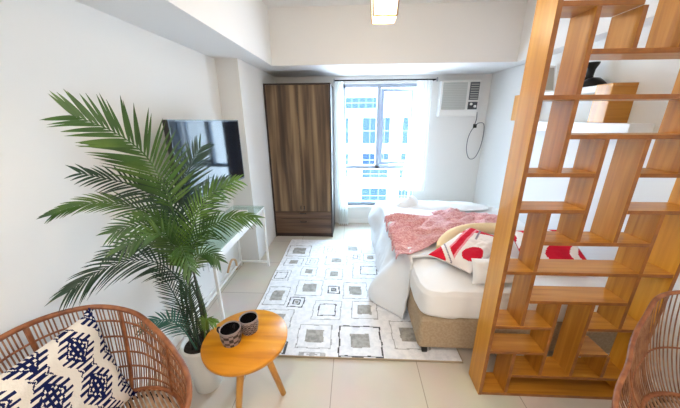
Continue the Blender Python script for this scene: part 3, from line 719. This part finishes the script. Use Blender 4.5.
def frond(pts, ll, m, n=26, droop=.25, width=.0105, start=.28, seed=0, fold=.35, ang=50, upv=(.45, -.72, .52), trim=.93):
    rnd = random.Random(seed)
    P = spline(pts, 10); P = P[:int(len(P) * trim)]; mb = MB(); width *= .50
    cum = [0]
    for i in range(len(P) - 1): cum.append(cum[-1] + (P[i + 1] - P[i]).length)
    tot = cum[-1]
    def at(t):
        d = t * tot; i = 0
        while i < len(cum) - 2 and cum[i + 1] < d: i += 1
        k = (d - cum[i]) / max(1e-6, cum[i + 1] - cum[i]); return P[i].lerp(P[i + 1], k), (P[i + 1] - P[i]).normalized()
    mb.tube(P, .0055, 6, r2=.0015)
    for k in range(n):
        t = start + (1 - start) * (k + .5) / n
        for sd in (-1, 1):
            p, tg = at(min(.995, t + (0.008 if sd > 0 else 0)))
            side = tg.cross(Vector(upv)).normalized() * sd; up = side.cross(tg).normalized() * sd
            if up.z < 0: up = -up
            s = (t - start) / (1 - start)
            L = ll * (.55 + .45 * math.sin(min(1, s * 1.9 + .12) * PI / 2)) * (1 - .60 * s ** 2.2) * rnd.uniform(.9, 1.08)
            a = math.radians(ang - 24 * s + rnd.uniform(-4, 4))
            d = tg * math.cos(a) + side * math.sin(a) + up * fold * (.4)
            d.normalize()
            rows = 6; vs = []; w0 = width * rnd.uniform(.85, 1.15)
            nrm = (d.cross(tg)).normalized()
            if nrm.z < 0: nrm = -nrm
            for r_ in range(rows + 1):
                q = r_ / rows; c_ = p + d * L * q + Vector((0, 0, -1)) * droop * .6 * L * q * q
                w = w0 * (math.sin(min(1, q * 2.6 + .25) * PI / 2)) * (1 - q ** 3) + .0003
                cr_ = d.cross(nrm).normalized()
                c_.x = max(c_.x, -1.366)
                vs += [c_ - cr_ * w - nrm * w * .0, c_ + nrm * -.35 * w, c_ + cr_ * w]
            fs = []
            for r_ in range(rows):
                o = r_ * 3; fs += [(o, o + 1, o + 4, o + 3), (o + 1, o + 2, o + 5, o + 4)]
            mb.add(vs, fs, 0, True)
    return build('frond', mb, m, pp, recalc=False)
base = (-.925, 1.275, .80)
FR = {
 'F1': [(-.928, 1.28, 1.163), (-.92, 1.25, 1.361), (-.932, 1.18, 1.542), (-.993, 1.1, 1.654), (-1.096, 1.02, 1.727)],
 'F2': [(-.917, 1.28, 1.163), (-.962, 1.25, 1.31), (-1.045, 1.18, 1.408), (-1.097, 1.1, 1.458), (-1.132, 1.02, 1.5)],
 'F3': [(-.945, 1.28, 1.106), (-1.03, 1.25, 1.24), (-1.157, 1.18, 1.319), (-1.249, 1.1, 1.325), (-1.29, .996, 1.302)],
 'F4': [(-.949, 1.28, .943), (-1.02, 1.25, 1.043), (-1.062, 1.18, 1.1), (-1.093, 1.1, 1.118), (-1.132, 1.02, 1.099)],
 'F5': [(-.925, 1.28, .695), (-.984, 1.25, .898), (-1.057, 1.18, 1.01), (-1.198, 1.1, 1.009), (-1.29, .894, .939)],
 'F6': [(-.89, 1.28, 1.018), (-.801, 1.25, 1.205), (-.697, 1.22, 1.331), (-.601, 1.2, 1.391), (-.492, 1.18, 1.439)],
 'F7': [(-.89, 1.28, .957), (-.803, 1.25, 1.104), (-.683, 1.22, 1.196), (-.543, 1.2, 1.243), (-.419, 1.18, 1.241)],
 'F8': [(-.94, 1.25, .366), (-.947, 1.2, .544), (-.979, 1.16, .655), (-1.01, 1.1, .70), (-1.06, 1.04, .71)],
 'F9': [(-.902, 1.28, .367), (-.856, 1.25, .547), (-.835, 1.24, .60), (-.81, 1.24, .59), (-.775, 1.23, .58)],
 'F10': [(-.936, 1.33, 1.053), (-.937, 1.38, 1.241), (-.919, 1.42, 1.373), (-.884, 1.46, 1.477), (-.828, 1.5, 1.571)]}
frond([base] + FR['F1'], .25, M['leaf'], 30, .12, .0135, .45, 1, ang=56, trim=.95)
frond([base] + FR['F2'], .16, M['leaf_d'], 24, .30, .009, .40, 2)
frond([base] + FR['F3'], .15, M['leaf'], 28, .35, .0095, .30, 3, ang=40)
frond([base] + FR['F4'], .14, M['leaf_d'], 18, .25, .009, .25, 4)
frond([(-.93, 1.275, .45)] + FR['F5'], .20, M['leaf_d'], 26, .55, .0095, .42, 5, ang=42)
frond([base] + FR['F6'], .17, M['leaf_l'], 26, .35, .0105, .25, 6)
frond([base] + FR['F7'], .15, M['leaf'], 24, .5, .010, .30, 7, ang=45)
frond(FR['F8'], .13, M['leaf_t'], 18, .4, .009, .35, 8)
frond(FR['F9'], .08, M['leaf_l'], 14, .35, .010, .40, 9)
frond([base] + FR['F10'], .21, M['leaf_d'], 24, .15, .010, .40, 10)
# the dense crown and the upright dark fronds low down
frond([base, (-.90, 1.22, 1.0), (-.88, 1.12, 1.17), (-.90, 1.02, 1.22), (-.95, .94, 1.18)], .16, M['leaf'], 22, .35, .011, .22, 11)
frond([base, (-.90, 1.24, .98), (-.84, 1.16, 1.10), (-.76, 1.06, 1.12), (-.69, .99, 1.05)], .14, M['leaf'], 20, .45, .0105, .22, 12)
frond([base, (-.93, 1.27, 1.0), (-.96, 1.22, 1.16), (-1.02, 1.14, 1.22), (-1.10, 1.06, 1.20)], .17, M['leaf'], 24, .35, .010, .25, 13)
frond([base, (-.90, 1.30, 1.0), (-.84, 1.34, 1.2), (-.77, 1.38, 1.32), (-.68, 1.41, 1.38)], .18, M['leaf_d'], 24, .3, .010, .3, 14)
frond([base, (-.92, 1.28, 1.0), (-.935, 1.25, 1.15), (-.97, 1.20, 1.24), (-1.03, 1.13, 1.27)], .13, M['leaf'], 18, .4, .010, .25, 15)
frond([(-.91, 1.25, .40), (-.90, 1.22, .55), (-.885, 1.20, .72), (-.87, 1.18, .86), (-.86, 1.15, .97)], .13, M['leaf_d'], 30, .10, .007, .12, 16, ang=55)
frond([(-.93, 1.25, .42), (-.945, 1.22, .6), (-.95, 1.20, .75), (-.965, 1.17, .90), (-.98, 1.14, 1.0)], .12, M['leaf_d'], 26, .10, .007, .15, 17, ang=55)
frond([base, (-.88, 1.28, .92), (-.82, 1.26, 1.0), (-.75, 1.24, 1.02), (-.68, 1.22, .98)], .13, M['leaf'], 18, .5, .0095, .25, 18)
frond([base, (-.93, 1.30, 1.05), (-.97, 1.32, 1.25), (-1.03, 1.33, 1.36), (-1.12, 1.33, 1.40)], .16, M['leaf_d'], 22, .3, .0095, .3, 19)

# ------------------------------------------------------------------ lamps
lm = thing('pendant_lamp', (.195, 2.08, 2.30), 'glowing box shaped pendant lamp with a cane rim hanging from the ceiling', 'lamp')
lx0, lx1, ly0, ly1, lz0, lz1 = .120, .268, 2.0, 2.15, 2.305, 2.64
def frust(x0, x1, y0, y1, z0, z1, e, mi=0):
    m = MB(); vs = [(x0, y0, z0), (x1, y0, z0), (x1, y1, z0), (x0, y1, z0), (x0 - e, y0 - e, z1), (x1 + e, y0 - e, z1), (x1 + e, y1 + e, z1), (x0 - e, y1 + e, z1)]
    m.add(vs, [(0, 1, 5, 4), (1, 2, 6, 5), (2, 3, 7, 6), (3, 0, 4, 7)]); return m
build('shade', frust(lx0 + .004, lx1 - .004, ly0 + .004, ly1 - .004, lz0, lz1, .02), M['shade'], lm)
rm = MB()
for a, b, c_, d in ((lx0, lx1, ly0, ly0 + .008), (lx0, lx1, ly1 - .008, ly1), (lx0, lx0 + .008, ly0, ly1), (lx1 - .008, lx1, ly0, ly1)): rm.box(a, b, c_, d, lz0 - .004, lz0 + .005)
build('rim', rm, M['cane_rim'], lm)
build('diffuser', MB().box(lx0 + .008, lx1 - .008, ly0 + .008, ly1 - .008, lz0 - .002, lz0 + .002), M['shade'], lm)
for sx, sy in ((0, 0), (1, 0), (0, 1), (1, 1)):
    xx = lx1 if sx else lx0; yy = ly1 if sy else ly0; ex = .02 * (1 if sx else -1); ey = .02 * (1 if sy else -1)
    build('frame_bar', MB().tube([(xx, yy, lz0), (xx + ex, yy + ey, lz1)], .006, 8), M['lampwood'], lm)
build('cap', MB().box(lx0 - .025, lx1 + .025, ly0 - .025, ly1 + .025, lz1, lz1 + .01), M['lampwood'], lm)
build('cord', MB().tube([(.194, 2.075, lz1 + .01), (.194, 2.075, ZC)], .004, 8), M['wcable'], lm)
build('bulb', MB().lathe([(0, -.03), (.02, -.024), (.03, 0), (.02, .024), (0, .035)], (.194, 2.075, 2.45), 16), emis('bulb_glow', (1., .85, .6), 12), lm)
def area(name, loc, rot, sx, sy, power, color, portal=False):
    l = bpy.data.lights.new(name, 'AREA'); l.shape = 'RECTANGLE'; l.size = sx; l.size_y = sy; l.energy = power; l.color = color
    if portal: l.cycles.is_portal = True
    o = bpy.data.objects.new(name, l); COL.objects.link(o); o.location = loc; o.rotation_euler = rot; return o
l = bpy.data.lights.new('pendant_light', 'POINT'); l.energy = 10; l.color = (1., .82, .58); l.shadow_soft_size = .05
o = bpy.data.objects.new('pendant_light', l); COL.objects.link(o); o.location = (.194, 2.075, 2.25)
# unseen ceiling lights added behind the camera as indoor fill
n_ = 0
for x, y in ((-.45, -.1), (1.1, -.1), (-.45, -1.5), (1.1, -1.5)):
    n_ += 1
    d = thing('downlight', (x, y, ZC - .02), 'unseen round ceiling light added as fill behind the viewpoint', 'downlight', 'added fill lights')
    build('ring', MB().lathe([(.085, 0), (.10, 0), (.10, .02), (.085, .02)], (x, y, ZC - .02), 32, cap=False), M['white_metal'], d)
    build('diffuser', MB().lathe([(0, .008), (.085, .008)], (x, y, ZC - .02), 32), M['disc'], d)
    area('fill_lamp', (x, y, ZC - .03), (0, 0, 0), .3, .3, 10, (1., .86, .72) if x < 0 else (1., .94, .87))
area('window_portal', ((WX0 + WX1) / 2, YB + .22, (WZ0 + WZ1) / 2), (-PI / 2, 0, 0), WX1 - WX0, WZ1 - WZ0, 1, (1, 1, 1), True)

s = bpy.data.lights.new('sun', 'SUN'); s.energy = 5.0; s.angle = .01; s.color = (1., .97, .92)
so = bpy.data.objects.new('sun', s); COL.objects.link(so); so.rotation_euler = (math.radians(42), 0, math.radians(-20))
w = bpy.data.worlds.new('World'); scn.world = w; w.use_nodes = True; nt = w.node_tree
bg = nt.nodes['Background']
tc = nt.nodes.new('ShaderNodeTexCoord'); sp = nt.nodes.new('ShaderNodeSeparateXYZ'); rp = nt.nodes.new('ShaderNodeValToRGB')
rp.color_ramp.elements[0].position = .45; rp.color_ramp.elements[0].color = (.55, .60, .66, 1)
rp.color_ramp.elements[1].position = .55; rp.color_ramp.elements[1].color = (.58, .80, 1, 1)
ma = nt.nodes.new('ShaderNodeMath'); ma.operation = 'MULTIPLY_ADD'; ma.inputs[1].default_value = .5; ma.inputs[2].default_value = .5
nt.links.new(tc.outputs['Generated'], sp.inputs[0]); nt.links.new(sp.outputs['Z'], ma.inputs[0]); nt.links.new(ma.outputs[0], rp.inputs[0]); nt.links.new(rp.outputs[0], bg.inputs[0])
bg.inputs[1].default_value = 21

# ------------------------------------------------------------------ camera
cam = bpy.data.cameras.new('camera'); co = bpy.data.objects.new('camera', cam); COL.objects.link(co)
cam.sensor_width = 36; cam.sensor_fit = 'HORIZONTAL'; cam.lens = 270.97 / 680 * 36; cam.clip_start = .02; cam.clip_end = 200
rt_, up_, fw_ = Vector((.99884923, .04752163, -.00647404)), Vector((-.00842589, .30676257, .95174878)), Vector((-.04721464, .95059898, -.30680996))
mw = Matrix((( rt_.x, up_.x, -fw_.x, 0), (rt_.y, up_.y, -fw_.y, 0), (rt_.z, up_.z, -fw_.z, 1.7), (0, 0, 0, 1)))
co.matrix_world = mw
scn.camera = co
scn.view_settings.view_transform = 'Standard'; scn.view_settings.look = 'None'; scn.view_settings.gamma = 1; scn.view_settings.exposure = .5
